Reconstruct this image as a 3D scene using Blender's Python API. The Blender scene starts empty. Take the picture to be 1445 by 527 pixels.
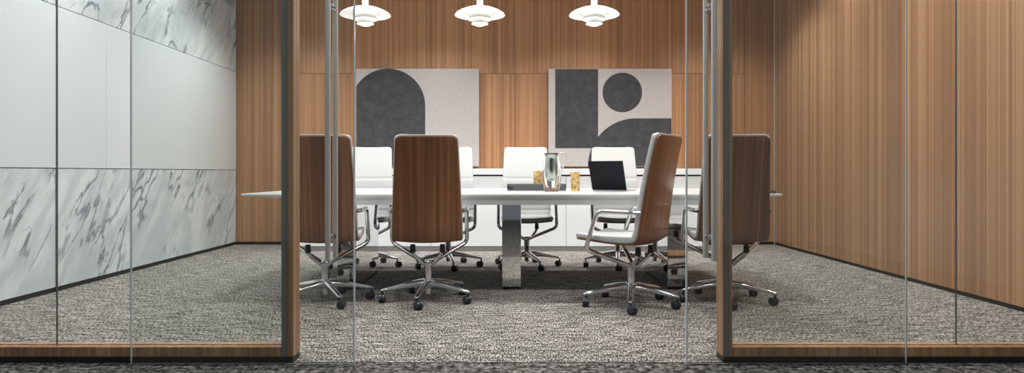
import bpy, bmesh, math, random
from mathutils import Vector, Matrix

random.seed(7)
SC = bpy.context.scene
COL = SC.collection
PI = math.pi

# ------------------------------------------------------------------ camera
F = 970.0                 # focal length in pixels of the 1445 px wide frame
EYE = 0.885               # camera height
cam_d = bpy.data.cameras.new('camera')
cam = bpy.data.objects.new('camera', cam_d)
COL.objects.link(cam)
cam.location = (0, 0, EYE)
cam.rotation_euler = (PI / 2, 0, 0)
cam_d.sensor_fit = 'HORIZONTAL'
cam_d.sensor_width = 36.0
cam_d.lens = 36.0 * F / 1445.0
cam_d.shift_x = (722.5 - 720.0) / 1445.0
cam_d.shift_y = -(263.5 - 244.0) / 1445.0
cam_d.clip_start = 0.05
SC.camera = cam

# ------------------------------------------------------------------ view, world
SC.view_settings.view_transform = 'Standard'
SC.view_settings.look = 'None'
SC.view_settings.gamma = 1.0
SC.view_settings.use_curve_mapping = False
SC.view_settings.exposure = -1.32

w = bpy.data.worlds.new('world')
SC.world = w
w.use_nodes = True
w.node_tree.nodes['Background'].inputs[0].default_value = (0.86, 0.93, 1.0, 1)
w.node_tree.nodes['Background'].inputs[1].default_value = 0.42

XL, XR, YB, YF, ZC = -3.37, 3.25, 8.45, 3.2, 3.2   # room inner faces
TC = 0.01                                          # table centre x

# ------------------------------------------------------------------ ceiling downlights, plus added corridor fill
def area(name, loc, size, power, color=(1, .985, .965), rot=(0, 0, 0), spread=150):
    d = bpy.data.lights.new(name, 'AREA')
    d.shape = 'DISK'
    d.size = size
    d.energy = power
    d.color = color
    d.spread = math.radians(spread)
    o = bpy.data.objects.new(name, d)
    o.location = loc
    o.rotation_euler = rot
    COL.objects.link(o)
    return o

for x in (-2.5, -0.85, 0.85, 2.5):
    area('downlight_or_fill', (x, 3.80, 3.14), 0.20, 43)
    area('downlight_or_fill', (x, 7.40, 3.14), 0.24, 46, spread=112)
for x in (-1.25, 0.0, 1.25):
    area('downlight_or_fill', (x, 5.65, 3.14), 0.22, 72)
for x in (-2.2, 0.0, 2.2):  # added fill over the corridor, brightens the camera-facing sides
    area('downlight_or_fill', (x, 1.2, 3.1), 0.24, 26)
for y in (5.0, 6.6):
    area('downlight_or_fill', (-2.75, y, 3.14), 0.20, 40, (.95, .97, 1))
    area('downlight_or_fill', (2.65, y, 3.14), 0.20, 40)

# ------------------------------------------------------------------ materials
def mat(name):
    m = bpy.data.materials.new(name)
    m.use_nodes = True
    nt = m.node_tree
    return m, nt, nt.nodes['Principled BSDF']

def N(nt, t, **kw):
    n = nt.nodes.new(t)
    for k, v in kw.items():
        setattr(n, k, v)
    return n

def plain(name, col, rough=.5, metal=0.0, spec=.5, bump=0.0, bscale=200, coat=0.0):
    m, nt, b = mat(name)
    b.inputs['Base Color'].default_value = (*col, 1)
    b.inputs['Roughness'].default_value = rough
    b.inputs['Metallic'].default_value = metal
    b.inputs['Specular IOR Level'].default_value = spec
    b.inputs['Coat Weight'].default_value = coat
    tc = N(nt, 'ShaderNodeTexCoord')
    no = N(nt, 'ShaderNodeTexNoise')
    no.inputs['Scale'].default_value = bscale
    no.inputs['Detail'].default_value = 3
    nt.links.new(tc.outputs['Object'], no.inputs['Vector'])
    mr = N(nt, 'ShaderNodeMapRange')
    mr.inputs['To Min'].default_value = max(0, rough - .04)
    mr.inputs['To Max'].default_value = rough + .04
    nt.links.new(no.outputs['Fac'], mr.inputs['Value'])
    nt.links.new(mr.outputs['Result'], b.inputs['Roughness'])
    if bump:
        bp = N(nt, 'ShaderNodeBump')
        bp.inputs['Strength'].default_value = bump
        bp.inputs['Distance'].default_value = .002
        nt.links.new(no.outputs['Fac'], bp.inputs['Height'])
        nt.links.new(bp.outputs['Normal'], b.inputs['Normal'])
    return m

def ramp(nt, stops):
    r = N(nt, 'ShaderNodeValToRGB')
    e = r.color_ramp.elements
    while len(e) < len(stops):
        e.new(.5)
    for k, (p, c) in enumerate(stops):
        e[k].position = p
        e[k].color = (*c, 1)
    return r

def wood(name, dark, mid, light, sx=22.0, sz=.55, rough=.42, coat=.0, rnd=True, fine=6, gain=1.0, ky=1.0):
    dark, mid, light = [tuple(v * gain for v in c) for c in (dark, mid, light)]
    m, nt, b = mat(name)
    L = nt.links.new
    tc = N(nt, 'ShaderNodeTexCoord')
    oi = N(nt, 'ShaderNodeObjectInfo')
    mul = N(nt, 'ShaderNodeVectorMath', operation='SCALE')
    mul.inputs[0].default_value = (13.1, 17.7, 5.3)
    L(oi.outputs['Random'], mul.inputs['Scale'])
    add = N(nt, 'ShaderNodeVectorMath', operation='ADD')
    L(tc.outputs['Object'], add.inputs[0])
    if rnd:
        L(mul.outputs['Vector'], add.inputs[1])
    def stretched(scale, z, detail, dist=0.0):
        mp = N(nt, 'ShaderNodeMapping')
        mp.inputs['Scale'].default_value = (scale, scale * ky, z)
        L(add.outputs['Vector'], mp.inputs['Vector'])
        no = N(nt, 'ShaderNodeTexNoise')
        no.inputs['Scale'].default_value = 1.0
        no.inputs['Detail'].default_value = detail
        no.inputs['Distortion'].default_value = dist
        L(mp.outputs['Vector'], no.inputs['Vector'])
        return no
    a = stretched(sx, sz, 3, .15)
    f = stretched(sx * fine, sz * 2, 1)
    g = stretched(3.0, sz, 2)
    m1 = N(nt, 'ShaderNodeMath', operation='MULTIPLY_ADD')
    L(f.outputs['Fac'], m1.inputs[0]); m1.inputs[1].default_value = .38
    L(a.outputs['Fac'], m1.inputs[2])
    m2 = N(nt, 'ShaderNodeMath', operation='MULTIPLY_ADD')
    L(g.outputs['Fac'], m2.inputs[0]); m2.inputs[1].default_value = .35
    L(m1.outputs['Value'], m2.inputs[2])
    r = ramp(nt, [(.58, dark), (.86, mid), (1.0, light)])
    m3 = N(nt, 'ShaderNodeMath', operation='MULTIPLY')
    L(m2.outputs['Value'], m3.inputs[0]); m3.inputs[1].default_value = 1.0
    L(m3.outputs['Value'], r.inputs['Fac'])
    L(r.outputs['Color'], b.inputs['Base Color'])
    b.inputs['Roughness'].default_value = rough
    b.inputs['Coat Weight'].default_value = coat
    b.inputs['Coat Roughness'].default_value = .12
    bp = N(nt, 'ShaderNodeBump')
    bp.inputs['Strength'].default_value = .05
    bp.inputs['Distance'].default_value = .002
    L(f.outputs['Fac'], bp.inputs['Height'])
    L(bp.outputs['Normal'], b.inputs['Normal'])
    return m

def marble(name):
    m, nt, b = mat(name)
    L = nt.links.new
    tc = N(nt, 'ShaderNodeTexCoord')
    oi = N(nt, 'ShaderNodeObjectInfo')
    sc = N(nt, 'ShaderNodeVectorMath', operation='SCALE')
    sc.inputs[0].default_value = (3.3, 9.7, 6.1)
    L(oi.outputs['Random'], sc.inputs['Scale'])
    add = N(nt, 'ShaderNodeVectorMath', operation='ADD')
    L(tc.outputs['Object'], add.inputs[0]); L(sc.outputs['Vector'], add.inputs[1])
    def vein(scale, width, rot, stretch, dist, soft=False):
        mp = N(nt, 'ShaderNodeMapping')
        mp.inputs['Rotation'].default_value = (rot, 0, 0)
        L(add.outputs['Vector'], mp.inputs['Vector'])
        mp2 = N(nt, 'ShaderNodeMapping')
        mp2.inputs['Scale'].default_value = (1, stretch, 1)
        L(mp.outputs['Vector'], mp2.inputs['Vector'])
        no = N(nt, 'ShaderNodeTexNoise')
        no.inputs['Scale'].default_value = scale
        no.inputs['Detail'].default_value = 7
        no.inputs['Roughness'].default_value = .55
        no.inputs['Distortion'].default_value = dist
        L(mp2.outputs['Vector'], no.inputs['Vector'])
        s = N(nt, 'ShaderNodeMath', operation='SUBTRACT')
        L(no.outputs['Fac'], s.inputs[0]); s.inputs[1].default_value = .5
        ab = N(nt, 'ShaderNodeMath', operation='ABSOLUTE')
        L(s.outputs['Value'], ab.inputs[0])
        mr = N(nt, 'ShaderNodeMapRange', interpolation_type='SMOOTHSTEP')
        mr.inputs['From Min'].default_value = 0
        mr.inputs['From Max'].default_value = width
        mr.inputs['To Min'].default_value = 1
        mr.inputs['To Max'].default_value = 0
        L(ab.outputs['Value'], mr.inputs['Value'])
        return mr
    def mult(x, y):
        n = N(nt, 'ShaderNodeMath', operation='MULTIPLY')
        L(x, n.inputs[0])
        if isinstance(y, float): n.inputs[1].default_value = y
        else: L(y, n.inputs[1])
        return n.outputs['Value']
    patch = N(nt, 'ShaderNodeTexNoise')
    patch.inputs['Scale'].default_value = 1.6
    patch.inputs['Detail'].default_value = 2
    L(add.outputs['Vector'], patch.inputs['Vector'])
    pm = N(nt, 'ShaderNodeMapRange', interpolation_type='SMOOTHSTEP')
    pm.inputs['From Min'].default_value = .40
    pm.inputs['From Max'].default_value = .62
    L(patch.outputs['Fac'], pm.inputs['Value'])
    v1 = vein(1.15, .034, .60, 3.6, .25)
    v2 = vein(2.6, .013, .5, 3.4, .3)
    v3 = vein(.9, .12, .7, 2.8, .3)
    s1 = mult(mult(v1.outputs['Result'], pm.outputs['Result']), .95)
    s2 = mult(mult(v2.outputs['Result'], pm.outputs['Result']), .55)
    s3 = mult(v3.outputs['Result'], .24)
    mx = N(nt, 'ShaderNodeMath', operation='MAXIMUM')
    L(s1, mx.inputs[0]); L(s2, mx.inputs[1])
    mx2 = N(nt, 'ShaderNodeMath', operation='MAXIMUM')
    L(mx.outputs['Value'], mx2.inputs[0]); L(s3, mx2.inputs[1])
    r = ramp(nt, [(0, (.72, .77, .785)), (.35, (.48, .54, .565)), (1.0, (.17, .205, .225))])
    L(mx2.outputs['Value'], r.inputs['Fac'])
    L(r.outputs['Color'], b.inputs['Base Color'])
    b.inputs['Roughness'].default_value = .22
    return m

def carpet(name, dark, mid, light, sx, sy, streak):
    m, nt, b = mat(name)
    L = nt.links.new
    tc = N(nt, 'ShaderNodeTexCoord')
    def noise(sc, rot, detail=2):
        mp = N(nt, 'ShaderNodeMapping')
        mp.inputs['Rotation'].default_value = (0, 0, rot)
        mp.inputs['Scale'].default_value = sc
        L(tc.outputs['Object'], mp.inputs['Vector'])
        no = N(nt, 'ShaderNodeTexNoise')
        no.inputs['Scale'].default_value = 1
        no.inputs['Detail'].default_value = detail
        no.inputs['Roughness'].default_value = .65
        L(mp.outputs['Vector'], no.inputs['Vector'])
        return no
    a = noise((sx, sy, 1), 0)
    c = noise((sx * .55, sx * .45, 1), 0)
    d = noise(streak, 0, 3)
    m1 = N(nt, 'ShaderNodeMath', operation='ADD')
    L(a.outputs['Fac'], m1.inputs[0]); L(c.outputs['Fac'], m1.inputs[1])
    m2 = N(nt, 'ShaderNodeMath', operation='MULTIPLY_ADD')
    L(d.outputs['Fac'], m2.inputs[0]); m2.inputs[1].default_value = .55
    L(m1.outputs['Value'], m2.inputs[2])
    mr = N(nt, 'ShaderNodeMapRange')
    mr.inputs['From Min'].default_value = 1.02
    mr.inputs['From Max'].default_value = 1.53
    L(m2.outputs['Value'], mr.inputs['Value'])
    r = ramp(nt, [(.12, dark), (.47, mid), (.90, light)])
    L(mr.outputs['Result'], r.inputs['Fac'])
    L(r.outputs['Color'], b.inputs['Base Color'])
    b.inputs['Roughness'].default_value = .95
    b.inputs['Specular IOR Level'].default_value = .1
    bp = N(nt, 'ShaderNodeBump')
    bp.inputs['Strength'].default_value = .6
    bp.inputs['Distance'].default_value = .006
    L(mr.outputs['Result'], bp.inputs['Height'])
    L(bp.outputs['Normal'], b.inputs['Normal'])
    return m

def sheet_glass(name, tint, f0=.04):
    m, nt, b = mat(name)
    nt.nodes.remove(b)
    L = nt.links.new
    out = nt.nodes['Material Output']
    tr = N(nt, 'ShaderNodeBsdfTransparent')
    tr.inputs['Color'].default_value = (*tint, 1)
    gl = N(nt, 'ShaderNodeBsdfGlossy')
    gl.inputs['Roughness'].default_value = .0
    lw = N(nt, 'ShaderNodeLayerWeight')
    lw.inputs['Blend'].default_value = .5
    p = N(nt, 'ShaderNodeMath', operation='POWER')
    L(lw.outputs['Facing'], p.inputs[0]); p.inputs[1].default_value = 5
    q = N(nt, 'ShaderNodeMath', operation='MULTIPLY_ADD')
    L(p.outputs['Value'], q.inputs[0]); q.inputs[1].default_value = 1 - f0; q.inputs[2].default_value = f0
    mx = N(nt, 'ShaderNodeMixShader')
    L(q.outputs['Value'], mx.inputs['Fac']); L(tr.outputs['BSDF'], mx.inputs[1]); L(gl.outputs['BSDF'], mx.inputs[2])
    L(mx.outputs['Shader'], out.inputs['Surface'])
    return m

def emit(name, col, strength):
    m, nt, b = mat(name)
    b.inputs['Base Color'].default_value = (.7, .7, .69, 1)
    b.inputs['Emission Color'].default_value = (*col, 1)
    b.inputs['Emission Strength'].default_value = strength
    return m

def crystal(name):
    m, nt, b = mat(name)
    L = nt.links.new
    tc = N(nt, 'ShaderNodeTexCoord')
    vo = N(nt, 'ShaderNodeTexVoronoi')
    vo.inputs['Scale'].default_value = 42
    L(tc.outputs['Object'], vo.inputs['Vector'])
    r = ramp(nt, [(.0, (.98, .93, .78)), (.5, (.88, .66, .30)), (1.0, (.50, .27, .06))])
    L(vo.outputs['Distance'], r.inputs['Fac'])
    mr = N(nt, 'ShaderNodeMath', operation='MULTIPLY')
    L(vo.outputs['Distance'], mr.inputs[0]); mr.inputs[1].default_value = 1.1
    L(mr.outputs['Value'], r.inputs['Fac'])
    L(r.outputs['Color'], b.inputs['Base Color'])
    b.inputs['Roughness'].default_value = .08
    b.inputs['Transmission Weight'].default_value = .45
    b.inputs['IOR'].default_value = 1.3
    bp = N(nt, 'ShaderNodeBump')
    bp.inputs['Strength'].default_value = .8
    bp.inputs['Distance'].default_value = .004
    L(vo.outputs['Distance'], bp.inputs['Height'])
    L(bp.outputs['Normal'], b.inputs['Normal'])
    return m

def mottled(name, c1, c2, scale=9.0, rough=.8):
    m, nt, b = mat(name)
    L = nt.links.new
    tc = N(nt, 'ShaderNodeTexCoord')
    no = N(nt, 'ShaderNodeTexNoise')
    no.inputs['Scale'].default_value = scale
    no.inputs['Detail'].default_value = 9
    no.inputs['Roughness'].default_value = .7
    L(tc.outputs['Object'], no.inputs['Vector'])
    r = ramp(nt, [(.32, c1), (.70, c2)])
    L(no.outputs['Fac'], r.inputs['Fac'])
    L(r.outputs['Color'], b.inputs['Base Color'])
    b.inputs['Roughness'].default_value = rough
    b.inputs['Specular IOR Level'].default_value = .2
    return m

M = {}
M['wall_wood'] = wood('walnut wall veneer', (.160, .073, .034), (.245, .121, .055), (.305, .160, .077), 42, .20, fine=4, gain=1.35)
M['side_wood'] = wood('straight grain wall veneer', (.185, .095, .048), (.275, .150, .080), (.38, .225, .125), 30, .08, .35, gain=1.15)
M['frame_wood'] = wood('frame walnut', (.20, .10, .05), (.32, .18, .095), (.45, .27, .15), 40, .3, gain=1.15)
M['shell_wood'] = wood('chair walnut veneer', (.115, .046, .019), (.200, .084, .036), (.285, .128, .060), 40, .35, .33, .10, fine=4, gain=1.12, ky=.01)
M['marble'] = marble('white veined marble')
M['board'] = plain('back painted white glass', (.69, .745, .775), .12, 0, .5)
M['backing'] = plain('dark wall backing', (.02, .018, .016), .8)
M['base'] = plain('black baseboard', (.012, .012, .013), .45)
M['carpet'] = carpet('grey heather carpet', (.006, .0052, .0048), (.150, .141, .129), (.66, .63, .585), 175, 26, (7, 30, 1))
M['hall_carpet'] = carpet('dark heather carpet', (.006, .0055, .005), (.085, .080, .074), (.36, .345, .32), 60, 240, (4, 60, 1))
M['ceiling'] = plain('white ceiling paint', (.80, .79, .77), .9)
M['glass'] = sheet_glass('clear sheet glass', (.948, .958, .948))
M['edge'] = plain('polished glass edge', (.72, .78, .80), .2, .0, .8)
M['joint'] = plain('glass joint silicone', (.10, .11, .11), .4)
M['seal'] = plain('grey green gasket', (.17, .21, .21), .45)
M['steel'] = plain('brushed steel', (.74, .73, .69), .40, .65)
M['chrome'] = plain('polished aluminium', (.74, .75, .77), .13, 1)
M['mirror'] = plain('mirror polished steel', (.70, .70, .70), .035, 1)
M['leather'] = plain('white leather', (.52, .53, .52), .42, 0, .4, .12, 260)
M['black'] = plain('black plastic', (.016, .017, .020), .42)
M['tyre'] = plain('caster dark plastic', (.028, .033, .042), .32)
M['table_white'] = plain('white table lacquer', (.80, .80, .795), .16, 0, .5)
M['apron'] = plain('table lacquer with painted shade', (.50, .53, .52), .22)  # white lacquer greyed, painting in the shade on the table's side faces
M['white'] = plain('white cabinet lacquer', (.83, .865, .88), .35)
M['plinth'] = plain('grey metal plinth', (.30, .30, .29), .4, .6)
M['canvas'] = mottled('warm grey canvas', (.385, .355, .345), (.425, .395, .384), 26)
M['art_dark'] = mottled('charcoal painted canvas', (.036, .036, .038), (.066, .066, .069), 11)
M['lamp_white'] = emit('white enamel lamp shade', (1, .97, .92), .16)
M['lamp_cord'] = plain('white lamp stem', (.58, .59, .61), .4)
M['bulb'] = emit('glowing lamp bulb', (1, .95, .86), 22)
M['crystal'] = crystal('amber cut crystal')
M['tray'] = plain('charcoal tray', (.085, .09, .098), .4)
M['tray_dark'] = plain('tray handle slot', (.012, .012, .013), .4)
M['laptop_lid'] = plain('black laptop lid', (.006, .007, .011), .6, 0, .15)
M['laptop_base'] = plain('silver laptop base', (.62, .63, .65), .3, .7)
M['notebook'] = plain('charcoal notebook cover', (.045, .048, .055), .6)
m, nt, b = mat('clear carafe glass')
b.inputs['Base Color'].default_value = (1, 1, 1, 1)
b.inputs['Roughness'].default_value = .0
b.inputs['Transmission Weight'].default_value = 1
b.inputs['IOR'].default_value = 1.45
M['clear'] = m
M['cavity_reflection'] = plain('painted cavity reflection', (.30, .33, .31), .16, 1)  # grey metal stands in for reflections inside the clear glass

# ------------------------------------------------------------------ mesh helpers
def link(name, bm, m, parent=None, smooth=False, angle=40):
    me = bpy.data.meshes.new(name)
    bmesh.ops.recalc_face_normals(bm, faces=bm.faces[:])
    bm.to_mesh(me)
    bm.free()
    for mm in (m if isinstance(m, (list, tuple)) else [m]):
        me.materials.append(mm)
    if smooth:
        me.polygons.foreach_set('use_smooth', [True] * len(me.polygons))
        me.set_sharp_from_angle(angle=math.radians(angle))
    o = bpy.data.objects.new(name, me)
    COL.objects.link(o)
    if parent is not None:
        o.parent = parent
    return o

def box(bm, x0, x1, y0, y1, z0, z1, bev=0.0, seg=2, mi=0):
    r = bmesh.ops.create_cube(bm, size=1.0)
    vs = r['verts']
    for v in vs:
        v.co = Vector((x0 + (v.co.x + .5) * (x1 - x0), y0 + (v.co.y + .5) * (y1 - y0), z0 + (v.co.z + .5) * (z1 - z0)))
    fs = set(f for v in vs for f in v.link_faces)
    for f in fs:
        f.material_index = mi
    if bev:
        es = list(set(e for v in vs for e in v.link_edges))
        bmesh.ops.bevel(bm, geom=es, offset=bev, segments=seg, profile=.5, affect='EDGES')

def bbox(x0, x1, y0, y1, z0, z1, bev=0.0, seg=2):
    bm = bmesh.new()
    box(bm, x0, x1, y0, y1, z0, z1, bev, seg)
    return bm

def loft(bm, rings, cap=True, mi=0, closed=False):
    vr = [[bm.verts.new(p) for p in ring] for ring in rings]
    n = len(vr[0])
    pairs = list(zip(vr[:-1], vr[1:]))
    if closed:
        pairs.append((vr[-1], vr[0]))
    for a, b in pairs:
        for i in range(n):
            f = bm.faces.new((a[i], a[(i + 1) % n], b[(i + 1) % n], b[i]))
            f.material_index = mi
    if cap and not closed:
        bm.faces.new(list(reversed(vr[0]))).material_index = mi
        bm.faces.new(vr[-1]).material_index = mi

def fillet(pts, r, n=6):
    pts = [Vector(p) for p in pts]
    out = [pts[0]]
    for i in range(1, len(pts) - 1):
        a, b, c = pts[i - 1], pts[i], pts[i + 1]
        rr = min(r, (a - b).length * .45, (c - b).length * .45)
        p0 = b + (a - b).normalized() * rr
        p2 = b + (c - b).normalized() * rr
        for k in range(n + 1):
            t = k / n
            out.append((1 - t) ** 2 * p0 + 2 * t * (1 - t) * b + t * t * p2)
    out.append(pts[-1])
    return out

def tube(bm, pts, r, seg=10, squash=1.0, mi=0):
    pts = [Vector(p) for p in pts]
    rings = []
    up = None
    for i, p in enumerate(pts):
        t = (pts[min(i + 1, len(pts) - 1)] - pts[max(i - 1, 0)]).normalized()
        if up is None:
            ref = Vector((0, 0, 1)) if abs(t.z) < .9 else Vector((1, 0, 0))
            up = (ref - t * ref.dot(t)).normalized()
        else:
            up = (up - t * up.dot(t)).normalized()
        s = t.cross(up)
        rr = r[i] if isinstance(r, (list, tuple)) else r
        rings.append([p + s * math.cos(2 * PI * k / seg) * rr + up * math.sin(2 * PI * k / seg) * rr * squash for k in range(seg)])
    loft(bm, rings, True, mi)

def lathe(bm, prof, seg=32, c=(0, 0, 0), mi=0, closed=False):
    rings = []
    for r, z in prof:
        r = max(r, 1e-4)
        rings.append([(c[0] + r * math.cos(2 * PI * k / seg), c[1] + r * math.sin(2 * PI * k / seg), c[2] + z) for k in range(seg)])
    loft(bm, rings, True, mi, closed)

def prism(bm, pts, axis_y0, axis_y1, mi=0):
    """polygon in x,z extruded along y"""
    a = [(p[0], axis_y0, p[1]) for p in pts]
    b = [(p[0], axis_y1, p[1]) for p in pts]
    loft(bm, [a, b], True, mi)

def thing(name, label, cat, loc=(0, 0, 0), rotz=0.0, group=None):
    o = bpy.data.objects.new(name, None)
    o.empty_display_size = .1
    COL.objects.link(o)
    o.location = loc
    o.rotation_euler = (0, 0, rotz)
    o['label'] = label
    o['category'] = cat
    if group:
        o['group'] = group
    return o

def tag(o, label, cat, group=None):
    o['label'] = label
    o['category'] = cat
    if group:
        o['group'] = group

def struct(name, label, bm=None, m=None):
    if bm is None:
        o = bpy.data.objects.new(name, None)
        o.empty_display_size = .1
        COL.objects.link(o)
    else:
        o = link(name, bm, m)
    o['kind'] = 'structure'
    o['label'] = label
    return o

# ------------------------------------------------------------------ room shell
struct('floor', 'grey heathered carpet of the meeting room', bbox(XL - .1, XR + .1, YF, YB + .1, -.05, 0), M['carpet'])
struct('floor_corridor', 'darker streaked carpet in front of the glass wall', bbox(XL - .6, XR + .6, -2.5, YF - .004, -.05, 0), M['hall_carpet'])
struct('ceiling', 'white ceiling above the meeting room', bbox(XL - .1, XR + .1, YF - .1, YB + .1, ZC, ZC + .1), M['ceiling'])
struct('trim_1', 'thin metal strip where the two carpets meet', bbox(-1.0, .985, YF - .004, YF, -.01, .002), M['base'])

T = .018
# left wall: marble below, white glass band, marble above, metal upright on one joint
wl = struct('wall_left', 'left wall of veined marble with a white glass band', bbox(XL - .12, XL - T, YF, YB + .1, 0, ZC), M['backing'])
G = .003
seams = [YF + .02, 5.10, 6.13, 7.16, YB]
for a, b2 in zip(seams[:-1], seams[1:]):
    # the slabs past the second seam are one long slab in the photograph
    pass
for (a, b2) in ((YF + .02, 5.10), (5.10, 6.13), (6.13, YB)):
    link('marble_panel', bbox(XL - T, XL, a + G, b2 - G, .036, .915, .001, 1), M['marble'], wl)
    link('marble_panel', bbox(XL - T, XL, a + G, b2 - G, 2.130, ZC, .001, 1), M['marble'], wl)
for (a, b2) in ((YF + .02, 5.10), (5.10, 5.73), (5.73, 6.13), (6.13, YB)):
    link('glass_board', bbox(XL - T, XL + .002, a + .002, b2 - .002, .921, 2.124, .001, 1), M['board'], wl)
link('joint_strip', bbox(XL + .0025, XL + .008, 5.092, 5.108, .0, ZC, .002, 1), M['steel'], wl)
struct('baseboard_left', 'black recessed baseboard under the marble', bbox(XL - T + .001, XL - .004, YF + .02, YB, 0, .034), M['base'])

# right wall: straight grained wood
wr = struct('wall_right', 'right wall of straight grained wood panels', bbox(XR + T, XR + .12, YF, YB + .1, 0, ZC), M['backing'])
for (a, b2) in ((YF + .02, 5.02), (5.02, 7.22), (7.22, YB - .003)):
    link('wood_panel', bbox(XR, XR + T, a + .0015, b2 - .0015, .030, ZC, .001, 1), M['side_wood'], wr)
struct('baseboard_right', 'black recessed baseboard under the right wood wall', bbox(XR + .004, XR + T - .001, YF + .02, YB, 0, .028), M['base'])

# back wall: walnut panels
wb = struct('wall_back', 'back wall of walnut veneer panels', bbox(XL - .1, XR + .1, YB + T, YB + .12, 0, ZC), M['backing'])
xa, xb, xc = -2.82, .06, 2.88
for (a, b2, z0, z1) in ((XL, xa,  .032, ZC), (xa, xb, .032, 2.105), (xa, xb, 2.105, ZC), (xb, xc, .032, 2.105), (xb, xc, 2.105, ZC), (xc, XR, .032, ZC)):
    link('wood_panel', bbox(a + .002, b2 - .002, YB, YB + T, z0 + .002, z1 - .002, .001, 1), M['wall_wood'], wb)
struct('baseboard_back', 'black recessed baseboard under the walnut wall', bbox(XL, XR, YB + .003, YB + T - .001, 0, .031), M['base'])
link_trim = struct('trim_2', 'slim metal strip in the right back corner', bbox(XR - .010, XR - .001, YB - .012, YB - .001, .0, ZC, .002, 1), M['steel'])

# ------------------------------------------------------------------ fixed glazing either side of the opening
def pane(name, x0, x1, y0, y1, z0, z1, parent, edge='joint'):
    bm = bmesh.new()
    box(bm, x0, x1, y0, y1, z0, z1)
    for f in bm.faces:
        c = f.normal
        f.material_index = 0 if abs(f.normal.y) > .9 else (1 if abs(f.normal.x) > .9 else 2)
    return link(name, bm, [M['glass'], M[edge], M['joint']], parent)

def window(name, label, x_out, x_in, x_joint, side):
    """side -1: left of the opening, +1: right of it; x_in is the opening face of the post"""
    wn = struct(name, label)
    lo, hi = min(x_out, x_in), max(x_out, x_in)
    bm = bbox(lo, hi, YF - .004, YF + .10, 0.0, .027)
    link('floor_channel', bm, M['base'], wn)
    pw = .044
    p0, p1 = (x_in - pw, x_in) if side < 0 else (x_in, x_in + pw)
    link('post', bbox(p0, p1, YF, YF + .10, .027, ZC, .0015, 1), M['frame_wood'], wn)
    s0, s1 = (x_out, p0) if side < 0 else (p1, x_out)
    bm = bmesh.new()
    box(bm, s0, s1, YF, YF + .041, .027, .072, .001, 1)
    box(bm, s0, s1, YF + .057, YF + .10, .027, .072, .001, 1)
    box(bm, s0, s1, YF + .041, YF + .057, .027, .066)
    link('sill', bm, M['frame_wood'], wn)
    g0, g1 = (p0 - .010, p0 + .012) if side < 0 else (x_in + .008, x_in + .026)
    link('gasket', bbox(g0, g1, YF - .006, YF, .027, ZC, .002, 1), M['seal'], wn)
    y0, y1 = YF + .0435, YF + .0545
    pane('glass_pane', min(x_out, x_joint - side * -.0) if side < 0 else x_joint + .001, (x_joint - .001) if side < 0 else x_out, y0, y1, .066, ZC, wn)
    if side < 0:
        pane('glass_pane', x_joint + .001, p0 - .001, y0, y1, .066, ZC, wn)
    else:
        pane('glass_pane', p1 + .001, x_joint - .001, y0, y1, .066, ZC, wn)
    link('joint_bead', bbox(x_joint - .0008, x_joint + .0008, y0 + .001, y1 - .001, .067, ZC), M['joint'], wn)
    return wn

window('window_1', 'fixed glass panel with wooden frame left of the opening', XL, -1.010, -2.142, -1)
window('window_2', 'fixed glass panel with wooden frame right of the opening', XR, .990, 2.107, 1)

# ------------------------------------------------------------------ sliding glass doors with ladder pulls
def slide_door(name, label, x0, x1, hx):
    d = struct(name, label)
    y0, y1 = 3.160, 3.172
    pane('glass_leaf', x0, x1, y0, y1, .006, ZC, d, 'edge')
    xo = x0 if abs(x0) > abs(x1) else x1
    sg = 1 if xo > 0 else -1
    link('edge_seal', bbox(min(xo + sg * .0005, xo + sg * .002), max(xo + sg * .0005, xo + sg * .002), y0 - .0005, y1 + .0005, .006, ZC), M['joint'], d)
    xi = x1 if xo == x0 else x0
    link('edge_trim', bbox(min(xi - sg * .0005, xi - sg * .007), max(xi - sg * .0005, xi - sg * .007), y0 - .001, y1 + .001, .006, ZC, .001, 1), M['edge'], d)
    for yy in (3.102, 3.236):
        bm = bmesh.new()
        tube(bm, [(hx, yy, .485), (hx, yy, 2.9)], .0125, 14)
        h = link('pull_bar', bm, M['steel'], d, True)
        h['label'] = 'tall brushed steel pull bar'
        for z in (.59, 1.65, 2.7):
            bm = bmesh.new()
            ya, yb = (yy + .011, y0) if yy < y0 else (y1, yy - .011)
            tube(bm, [(hx, ya, z), (hx, yb, z)], .009, 12)
            yw = y0 if yy < y0 else y1
            s = -1 if yy < y0 else 1
            tube(bm, [(hx, yw, z), (hx, yw + s * .008, z)], .016, 14)
            link('standoff', bm, M['chrome'], h, True)

slide_door('door_1', 'left sliding glass door leaf with steel pull bars', -1.745, -.722, -.823)
slide_door('door_2', 'right sliding glass door leaf with steel pull bars', .815, 1.822, .920)
struct('trim_3', 'overhead metal track of the sliding glass doors', bbox(XL, XR, 3.14, 3.192, ZC, ZC + .06), M['steel'])

# ------------------------------------------------------------------ conference table
t = thing('conference_table', 'long white conference table on three mirror steel legs', 'table', (TC, 5.68, 0))
HX, HY = 1.925, .80
def rect(hx, hy, z, r=.012, n=3):
    out = []
    for cx, cy, a0 in ((hx - r, hy - r, 0), (-hx + r, hy - r, PI / 2), (-hx + r, -hy + r, PI), (hx - r, -hy + r, 1.5 * PI)):
        for k in range(n + 1):
            a = a0 + k * PI / 2 / n
            out.append((cx + r * math.cos(a), cy + r * math.sin(a), z))
    return out
bm = bmesh.new()
loft(bm, [rect(HX - .26, HY - .012, .706), rect(HX - .012, HY - .006, .717), rect(HX - .002, HY - .002, .720), rect(HX, HY, .724), rect(HX, HY, .732), rect(HX - .002, HY - .002, .735)])
link('tabletop', bm, M['table_white'], t, True, 25)
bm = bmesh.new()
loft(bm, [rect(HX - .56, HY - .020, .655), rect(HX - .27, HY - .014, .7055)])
link('apron', bm, M['apron'], t, True, 25)
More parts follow.
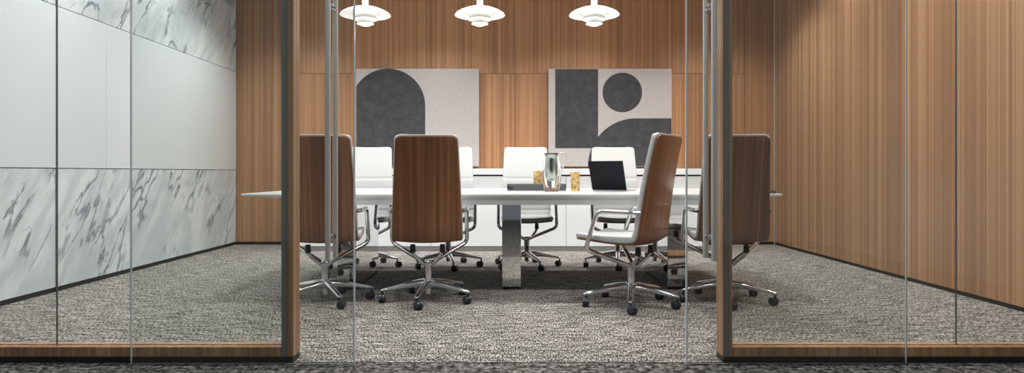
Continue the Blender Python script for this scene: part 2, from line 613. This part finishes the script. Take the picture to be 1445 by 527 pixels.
for lx in (-1.248, .0, 1.252):
    bm = bmesh.new()
    box(bm, lx - .072, lx + .072, -.48, .40, .022, .6545, .003, 2)
    lg = link('leg', bm, M['mirror'], t)
    lg['label'] = 'mirror polished steel slab leg'
    bm = bmesh.new()
    box(bm, lx - .066, lx + .066, -.472, .392, 0, .0215, .001, 1)
    link('foot_plate', bm, M['base'], lg)

# ------------------------------------------------------------------ credenza
cz = thing('credenza', 'low white credenza along the walnut back wall', 'cabinet', (0, 0, 0))
C0, C1 = -2.415, 2.165
link('countertop', bbox(C0, C1, 7.72, 8.438, .862, .930, .003, 2), M['white'], cz)
link('carcass', bbox(C0 + .01, C1 - .01, 7.76, 8.43, .052, .861), M['backing'], cz)
link('plinth', bbox(C0 + .005, C1 - .005, 7.735, 8.43, 0, .051), M['plinth'], cz)
xs = [C0, -.893, .63, C1]
for a, b2 in zip(xs[:-1], xs[1:]):
    link('door', bbox(a + .002, b2 - .002, 7.738, 7.7595, .056, .845, .0015, 1), M['white'], cz)
for sx in (C0 + .001, C1 - .0095):
    link('side_panel', bbox(sx, sx + .0085, 7.76, 8.43, .053, .861), M['white'], cz)

# ------------------------------------------------------------------ wall art
AK = 8.39 / F
def ax(px): return (px - 720) * AK
def az(py): return EYE + (244 - py) * AK
def arc(cx, cy, r, a0, a1, n=28):
    return [(cx + r * math.cos(math.radians(a0 + (a1 - a0) * k / n)), cy - r * math.sin(math.radians(a0 + (a1 - a0) * k / n))) for k in range(n + 1)]
def art(label, px0, px1, shapes):
    y0 = 8.39
    bm = bmesh.new()
    box(bm, ax(px0), ax(px1), y0, y0 + .058, az(235.2), az(97), .003, 2)
    for k, sh in enumerate(shapes):
        prism(bm, [(ax(x), az(y)) for x, y in sh], y0 - .0012 - .0003 * k, y0 + .001, 1)
    o = link('wall_art', bm, [M['canvas'], M['art_dark']])
    tag(o, label, 'painting', 'abstract paintings on the back wall')
    return o
pa = arc(547.5, 149.5, 52.5, 0, 150, 36)
pts = [(600, 234.6)] + [p for p in pa if p[0] > 502.9]
pts += [(502.9, 149.5 - math.sqrt(52.5 ** 2 - 44.6 ** 2)), (502.9, 234.6)]
art('abstract canvas with one dark arch on warm grey', 502.4, 676, [pts])
sq = [(783.5, 97.6), (844, 97.6), (844, 209.5), (783.5, 209.5)]
cir = arc(878.2, 130.6, 27.9, 0, 355, 48)
qa = [(p[0], p[1]) for p in arc(897.5, 235, 67.8, 180, 90, 30)]
qt = qa + [(947.4, 167.2), (947.4, 234.6), (829.7, 234.6)]
art('abstract canvas with dark disc, block and curve', 774, 948, [sq, cir, qt])

# ------------------------------------------------------------------ pendant lamps
def pendant(x, label):
    p = thing('pendant_lamp', label, 'lamp', (x, 5.65, 2.09), 0, 'pendant lamps over the table')
    bm = bmesh.new()
    lathe(bm, [(.030, .162), (.070, .157), (.120, .143), (.165, .124), (.195, .106), (.2075, .092), (.2065, .089), (.195, .090),
               (.165, .094), (.125, .098), (.105, .106), (.075, .125), (.030, .140)], 56, closed=True)
    link('top_shade', bm, M['lamp_white'], p, True, 60)
    bm = bmesh.new()
    lathe(bm, [(.064, .096), (.088, .080), (.098, .056), (.0970, .054), (.085, .076), (.060, .092)], 48, closed=True)
    link('middle_shade', bm, M['lamp_white'], p, True, 60)
    bm = bmesh.new()
    lathe(bm, [(.046, .062), (.062, .044), (.068, .020), (.0672, .018), (.058, .040), (.043, .058)], 48, closed=True)
    link('lower_shade', bm, M['lamp_white'], p, True, 60)
    bm = bmesh.new()
    lathe(bm, [(.0, .002), (.028, .005), (.048, .016), (.042, .04), (.030, .09), (.018, .138), (.0, .139)], 32)
    link('bulb', bm, M['bulb'], p, True, 60)
    bm = bmesh.new()
    lathe(bm, [(.028, .1415), (.029, .163), (.0265, .170), (.0265, .30), (.022, .312), (.006, .318), (.004, .33), (.004, 1.109)], 28)
    link('stem', bm, M['lamp_cord'], p, True, 35)
    for k in range(3):
        bm = bmesh.new()
        a = 2 * PI * k / 3 + .5
        c, s = math.cos(a), math.sin(a)
        tube(bm, [(.062 * c, .062 * s, .124), (.060 * c, .060 * s, .098), (.048 * c, .048 * s, .056)], .003, 6)
        link('strut', bm, M['lamp_cord'], p, True)
    d = bpy.data.lights.new('pendant_light', 'POINT')
    d.energy = 5
    d.color = (1, .93, .82)
    d.shadow_soft_size = .05
    lo = bpy.data.objects.new('pendant_light', d)
    lo.location = (x, 5.65, 2.02)
    COL.objects.link(lo)
pendant(-1.191, 'white tiered pendant lamp above the dark arch painting, leftmost of three')
pendant(-.250, 'white tiered pendant lamp in the middle of the three, over the table')
pendant(.690, 'white tiered pendant lamp above the dark disc painting, rightmost of three')

# ------------------------------------------------------------------ conference chairs
def catmull(pts, n):
    pts = [Vector(p) for p in pts]
    P = [pts[0] * 2 - pts[1]] + pts + [pts[-1] * 2 - pts[-2]]
    dense = []
    for i in range(1, len(P) - 2):
        for k in range(24):
            u = k / 24
            a, b, c, d = P[i - 1], P[i], P[i + 1], P[i + 2]
            dense.append(.5 * ((2 * b) + (c - a) * u + (2 * a - 5 * b + 4 * c - d) * u * u + (3 * b - a - 3 * c + d) * u ** 3))
    dense.append(pts[-1])
    ls = [0]
    for a, b in zip(dense[:-1], dense[1:]):
        ls.append(ls[-1] + (b - a).length)
    tot = ls[-1]
    out, j = [], 0
    for k in range(n):
        s = tot * k / (n - 1)
        while j < len(ls) - 2 and ls[j + 1] < s:
            j += 1
        u = (s - ls[j]) / max(1e-9, ls[j + 1] - ls[j])
        out.append((dense[j].lerp(dense[j + 1], min(1, u)), s, tot))
    return out

# (y, z, half width) of the walnut shell from the seat front, round the bend, up to the head
PROF = [(.310, .428, .222), (.18, .418, .230), (.04, .408, .234), (-.075, .406, .235), (-.145, .424, .234), (-.178, .48, .233),
        (-.196, .59, .230), (-.220, .75, .222), (-.258, .95, .211), (-.298, 1.119, .202)]

def seat_loft(off, thick, grow, corner, dip=False, n=72, round_e=.006, rise=0.0):
    """shell-like closed solid following PROF: off = distance of its rear face in front of the profile"""
    prof = PROF[:-1] + [(PROF[-1][0], PROF[-1][1] + rise, PROF[-1][2])]
    st = catmull([(p[2], p[0], p[1]) for p in prof], n)
    bm = bmesh.new()
    rings = []
    for i, (p, s, tot) in enumerate(st):
        a = st[max(i - 1, 0)][0]; b = st[min(i + 1, n - 1)][0]
        t = Vector((0, b.y - a.y, b.z - a.z)).normalized()
        nrm = Vector((0, t.z, -t.y))           # towards the sitter (up on the seat, forward on the back)
        if nrm.z < 0 and abs(t.y) > abs(t.z): nrm = -nrm
        w2 = p.x + grow
        e = min(s, tot - s)
        if e < corner:
            w2 = w2 - corner + math.sqrt(max(0, corner ** 2 - (corner - e) ** 2))
        th = thick(s / tot) if callable(thick) else thick
        if e < .02:
            th *= .35 + .65 * math.sqrt(max(0, 1 - (1 - e / .02) ** 2))
        if dip:
            for c in (.475, .735):
                th -= .007 * math.exp(-((s / tot - c) / .006) ** 2)
        base = Vector((0, p.y, p.z)) + nrm * off
        ring = []
        nx = 12
        r = min(round_e, th * .48)
        def bow(u):                             # the sides wrap a little towards the sitter
            return .016 * u * u
        for k in range(nx + 1):                 # rear face, left to right
            u = -1 + 2 * k / nx
            ring.append(base + Vector((u * (w2 - r), 0, 0)) + nrm * bow(u))
        for k in range(1, 4):
            q = k / 4 * PI / 2
            ring.append(base + Vector((w2 - r + r * math.sin(q), 0, 0)) + nrm * (bow(1) + r - r * math.cos(q)))
        ring.append(base + Vector((w2, 0, 0)) + nrm * (bow(1) + th * .5))
        for k in range(1, 4):
            q = k / 4 * PI / 2
            ring.append(base + Vector((w2 - r + r * math.cos(q), 0, 0)) + nrm * (bow(1) + th - r + r * math.sin(q)))
        for k in range(nx + 1):
            u = 1 - 2 * k / nx
            ring.append(base + Vector((u * (w2 - r), 0, 0)) + nrm * (bow(u) + th))
        for k in range(1, 4):
            q = k / 4 * PI / 2
            ring.append(base + Vector((-w2 + r - r * math.sin(q), 0, 0)) + nrm * (bow(1) + th - r + r * math.cos(q)))
        ring.append(base + Vector((-w2, 0, 0)) + nrm * (bow(1) + th * .5))
        for k in range(1, 4):
            q = k / 4 * PI / 2
            ring.append(base + Vector((-w2 + r - r * math.cos(q), 0, 0)) + nrm * (bow(1) + r - r * math.sin(q)))
        rings.append(ring)
    loft(bm, rings)
    return bm

def build_chair():
    root = thing('conference_chair', '', 'chair', (0, 0, 0), 0, 'high-backed conference chairs')
    sh = link('shell', seat_loft(0, .011, 0, .030, round_e=.004), M['shell_wood'], root, True, 60)
    sh['label'] = 'walnut veneer outer shell'
    def pad(u):
        return .034 + .012 * math.exp(-((u - .30) / .12) ** 2)
    cu = link('cushion', seat_loft(.0115, pad, .006, .036, True, 120, .011, .009), M['leather'], root, True, 60)
    cu['label'] = 'white leather upholstery'
    for s in (-1, 1):
        bm = bmesh.new()
        path = fillet([(s * .228, -.168, .630), (s * .254, -.11, .632), (s * .264, .115, .636), (s * .268, .200, .385), (s * .020, -.005, .262)], .045, 7)
        tube(bm, path, .0145, 12)
        link('armrest', bm, M['chrome'], root, True, 60)
        bm = bmesh.new()
        tube(bm, [(s * .100, -.095, .400), (s * .100, -.095, .348)], [.017, .021], 14)
        mt = link('seat_mount', bm, M['black'], root, True)
        bm = bmesh.new()
        tube(bm, [(s * .100, -.095, .3475), (s * .086, -.075, .318), (s * .030, -.020, .255)], .0125, 10)
        link('strut', bm, M['chrome'], mt, True)
    bm = bmesh.new()
    lathe(bm, [(.0, .285), (.026, .283), (.034, .268), (.034, .250), (.027, .240), (.026, .150)], 24)
    lathe(bm, [(.030, .1500), (.034, .145), (.034, .095), (.028, .088), (.0, .087)], 24)
    lathe(bm, [(.0, .0875), (.021, .087), (.021, .050), (.0, .049)], 20)
    link('column', bm, M['chrome'], root, True, 40)
    for k in range(5):
        bm = bmesh.new()
        rings = []
        for r, z, hw, hh in ((.026, .120, .030, .028), (.07, .120, .028, .026), (.16, .109, .024, .020), (.25, .094, .019, .014), (.312, .083, .016, .0105), (.326, .081, .010, .007)):
            rings.append([(r, math.cos(q) * hw, z + math.sin(q) * hh) for q in [2 * PI * j / 12 for j in range(12)]])
        loft(bm, rings)
        lg = link('leg', bm, M['chrome'], root, True, 50)
        lg.rotation_euler = (0, 0, 2 * PI * k / 5)
        bm = bmesh.new()
        R, cx = .0275, .312
        tube(bm, [(cx, 0, .0715), (cx, 0, .050)], .0075, 10)
        rot = Matrix.Rotation(.9 + k * 1.7, 4, 'Z')
        for s in (-1, 1):
            c = Vector((cx, 0, R)) + rot @ Vector((.014, s * .012, 0))
            ax_ = rot @ Vector((0, 1, 0))
            tube(bm, [c - ax_ * .0095, c - ax_ * .0075, c + ax_ * .0075, c + ax_ * .0095], [R - .003, R, R, R - .003], 24)
        c = Vector((cx, 0, R)) + rot @ Vector((.014, 0, 0))
        ax_ = rot @ Vector((0, 1, 0))
        tube(bm, [c - ax_ * .003, c + ax_ * .003], R - .006, 16)
        tube(bm, [Vector((cx, 0, .050)), c + Vector((0, 0, .012))], .010, 8)
        link('caster', bm, M['tyre'], lg, True, 40)
    return root

proto = build_chair()
def copy_chair(src):
    r = src.copy(); COL.objects.link(r)
    for ch in list(src.children):
        c = ch.copy(); COL.objects.link(c); c.parent = r
        for g in ch.children:
            d = g.copy(); COL.objects.link(d); d.parent = c
    return r

# x, y of the column, direction faced (degrees anticlockwise from away-from-camera), star direction (degrees), label
CHAIRS = [
    (-1.270, 4.73, 5, -59, 'walnut-backed chair seen from behind at left, half hidden by the wooden door post'),
    (-.566, 4.75, 4, -97, 'walnut-backed chair seen squarely from behind, in the open doorway left of centre'),
    (.808, 4.59, 55, -101, 'walnut-backed chair turned sideways with its white seat and armrest showing'),
    (1.495, 4.73, -3, -104, 'walnut-backed chair seen from behind through the glass right of the opening'),
    (-1.365, 6.46, 180, -7, 'white chair facing us across the table, leftmost of the far row'),
    (-.585, 6.47, 179, -76, 'white chair facing us, mostly hidden behind the walnut chair back left of centre'),
    (.155, 6.48, 181, -69, 'white chair facing us across the table behind the tray and carafe'),
    (1.015, 6.49, 182, -99, 'white chair facing us across the table behind the open laptop'),
]
roots = [proto] + [copy_chair(proto) for _ in CHAIRS[1:]]
for o, (x, y, yaw, star, lab) in zip(roots, CHAIRS):
    o.location = (x, y, 0)
    o.rotation_euler = (0, 0, math.radians(yaw))
    o['label'] = lab
    legs = [c for c in o.children if c.name.startswith('leg')]
    for k, c in enumerate(legs):
        c.rotation_euler = (0, 0, math.radians(star - yaw + 72 * k))

# ------------------------------------------------------------------ things on the table
ZT = .7352
# tray
tr = thing('serving_tray', 'charcoal tray on the table beside the carafe', 'tray', (.22, 5.87, ZT))
bm = bmesh.new()
box(bm, -.245, .245, -.13, .13, 0, .008, .002, 1)
box(bm, -.245, .245, -.13, -.121, .006, .056, .002, 1)
box(bm, -.245, .245, .121, .13, .006, .056, .002, 1)
box(bm, -.245, -.236, -.13, .13, .006, .056, .002, 1)
box(bm, .236, .245, -.13, .13, .006, .056, .002, 1)
link('body', bm, M['tray'], tr)
bm = bmesh.new()
box(bm, -.236, -.196, -.1335, -.1302, .016, .036, .001, 1)
link('handle', bm, M['tray_dark'], tr)

def tumbler(x, y, z, label):
    bm = bmesh.new()
    lathe(bm, [(.0, .0), (.034, .0), (.037, .004), (.0375, .155), (.036, .157), (.0345, .155), (.033, .020), (.0, .018)], 12)
    o = link('tumbler', bm, M['crystal'])
    o.location = (x, y, z)
    tag(o, label, 'glass', 'amber cut crystal tumblers')
tumbler(.236, 5.92, ZT + .0085, 'amber crystal tumbler inside the charcoal tray, left of the carafe')
tumbler(.528, 5.58, ZT, 'amber crystal tumbler standing right of the carafe, by the laptop')

# carafe
ca = thing('carafe', 'clear glass carafe with a looped handle on the white table', 'carafe', (.328, 5.46, ZT))
bm = bmesh.new()
outer = [(.0, .0), (.050, .0), (.056, .005), (.069, .05), (.078, .10), (.080, .135), (.075, .19), (.064, .25), (.056, .285), (.055, .305)]
inner = [(.0440, .305), (.0360, .285), (.0350, .25), (.0360, .19), (.0350, .145), (.030, .110), (.020, .092), (.0, .088)]
lathe(bm, outer + inner, 40)
bm.faces.ensure_lookup_table()
nr = len(outer)
for i, f in enumerate(bm.faces):                  # cavity faces carry the painted reflections
    if nr * 40 <= i < (nr + len(inner) - 1) * 40:
        f.material_index = 1
link('vessel', bm, [M['clear'], M['cavity_reflection']], ca, True, 60)
bm = bmesh.new()
tube(bm, fillet([(.0565, 0, .275), (.075, 0, .310), (.120, 0, .305), (.118, 0, .27), (.079, 0, .155)], .03, 6), .0055, 10)
link('handle', bm, M['clear'], ca, True, 60)

# laptop
lp = thing('laptop', 'open black laptop with silver base on the white table', 'laptop', (.803, 5.56, ZT), math.radians(-30))
bm = bmesh.new()
box(bm, -.148, .148, 0, .215, 0, .014, .004, 2)
lb = link('base', bm, M['laptop_base'], lp, False)
bm = bmesh.new()
box(bm, -.130, .130, .02, .115, .0142, .0155, .0005, 1)
link('keyboard', bm, M['black'], lb)
bm = bmesh.new()
box(bm, -.148, .148, -.004, .004, -.0, .250, .0035, 2)
lid = link('lid', bm, M['laptop_lid'], lp)
lid.location = (0, -.003, .010)
lid.rotation_euler = (math.radians(21), 0, 0)
bm = bmesh.new()
box(bm, -.138, .138, .0042, .005, .012, .238)
link('screen', bm, M['black'], lid)

# notebook near the right end of the table
nb = thing('notebook', 'closed charcoal notebook near the right end of the white table', 'notebook', (1.80, 5.00, ZT))
bm = bmesh.new()
box(bm, -.125, .105, -.08, .08, 0, .003, .001, 1)
box(bm, -.125, .105, -.08, .08, .021, .024, .001, 1)
box(bm, -.125, -.121, -.08, .08, .002, .022, .001, 1)
link('cover', bm, M['notebook'], nb)
bm = bmesh.new()
box(bm, -.120, .101, -.077, .077, .0032, .0208)
link('pages', bm, M['tray'], nb)
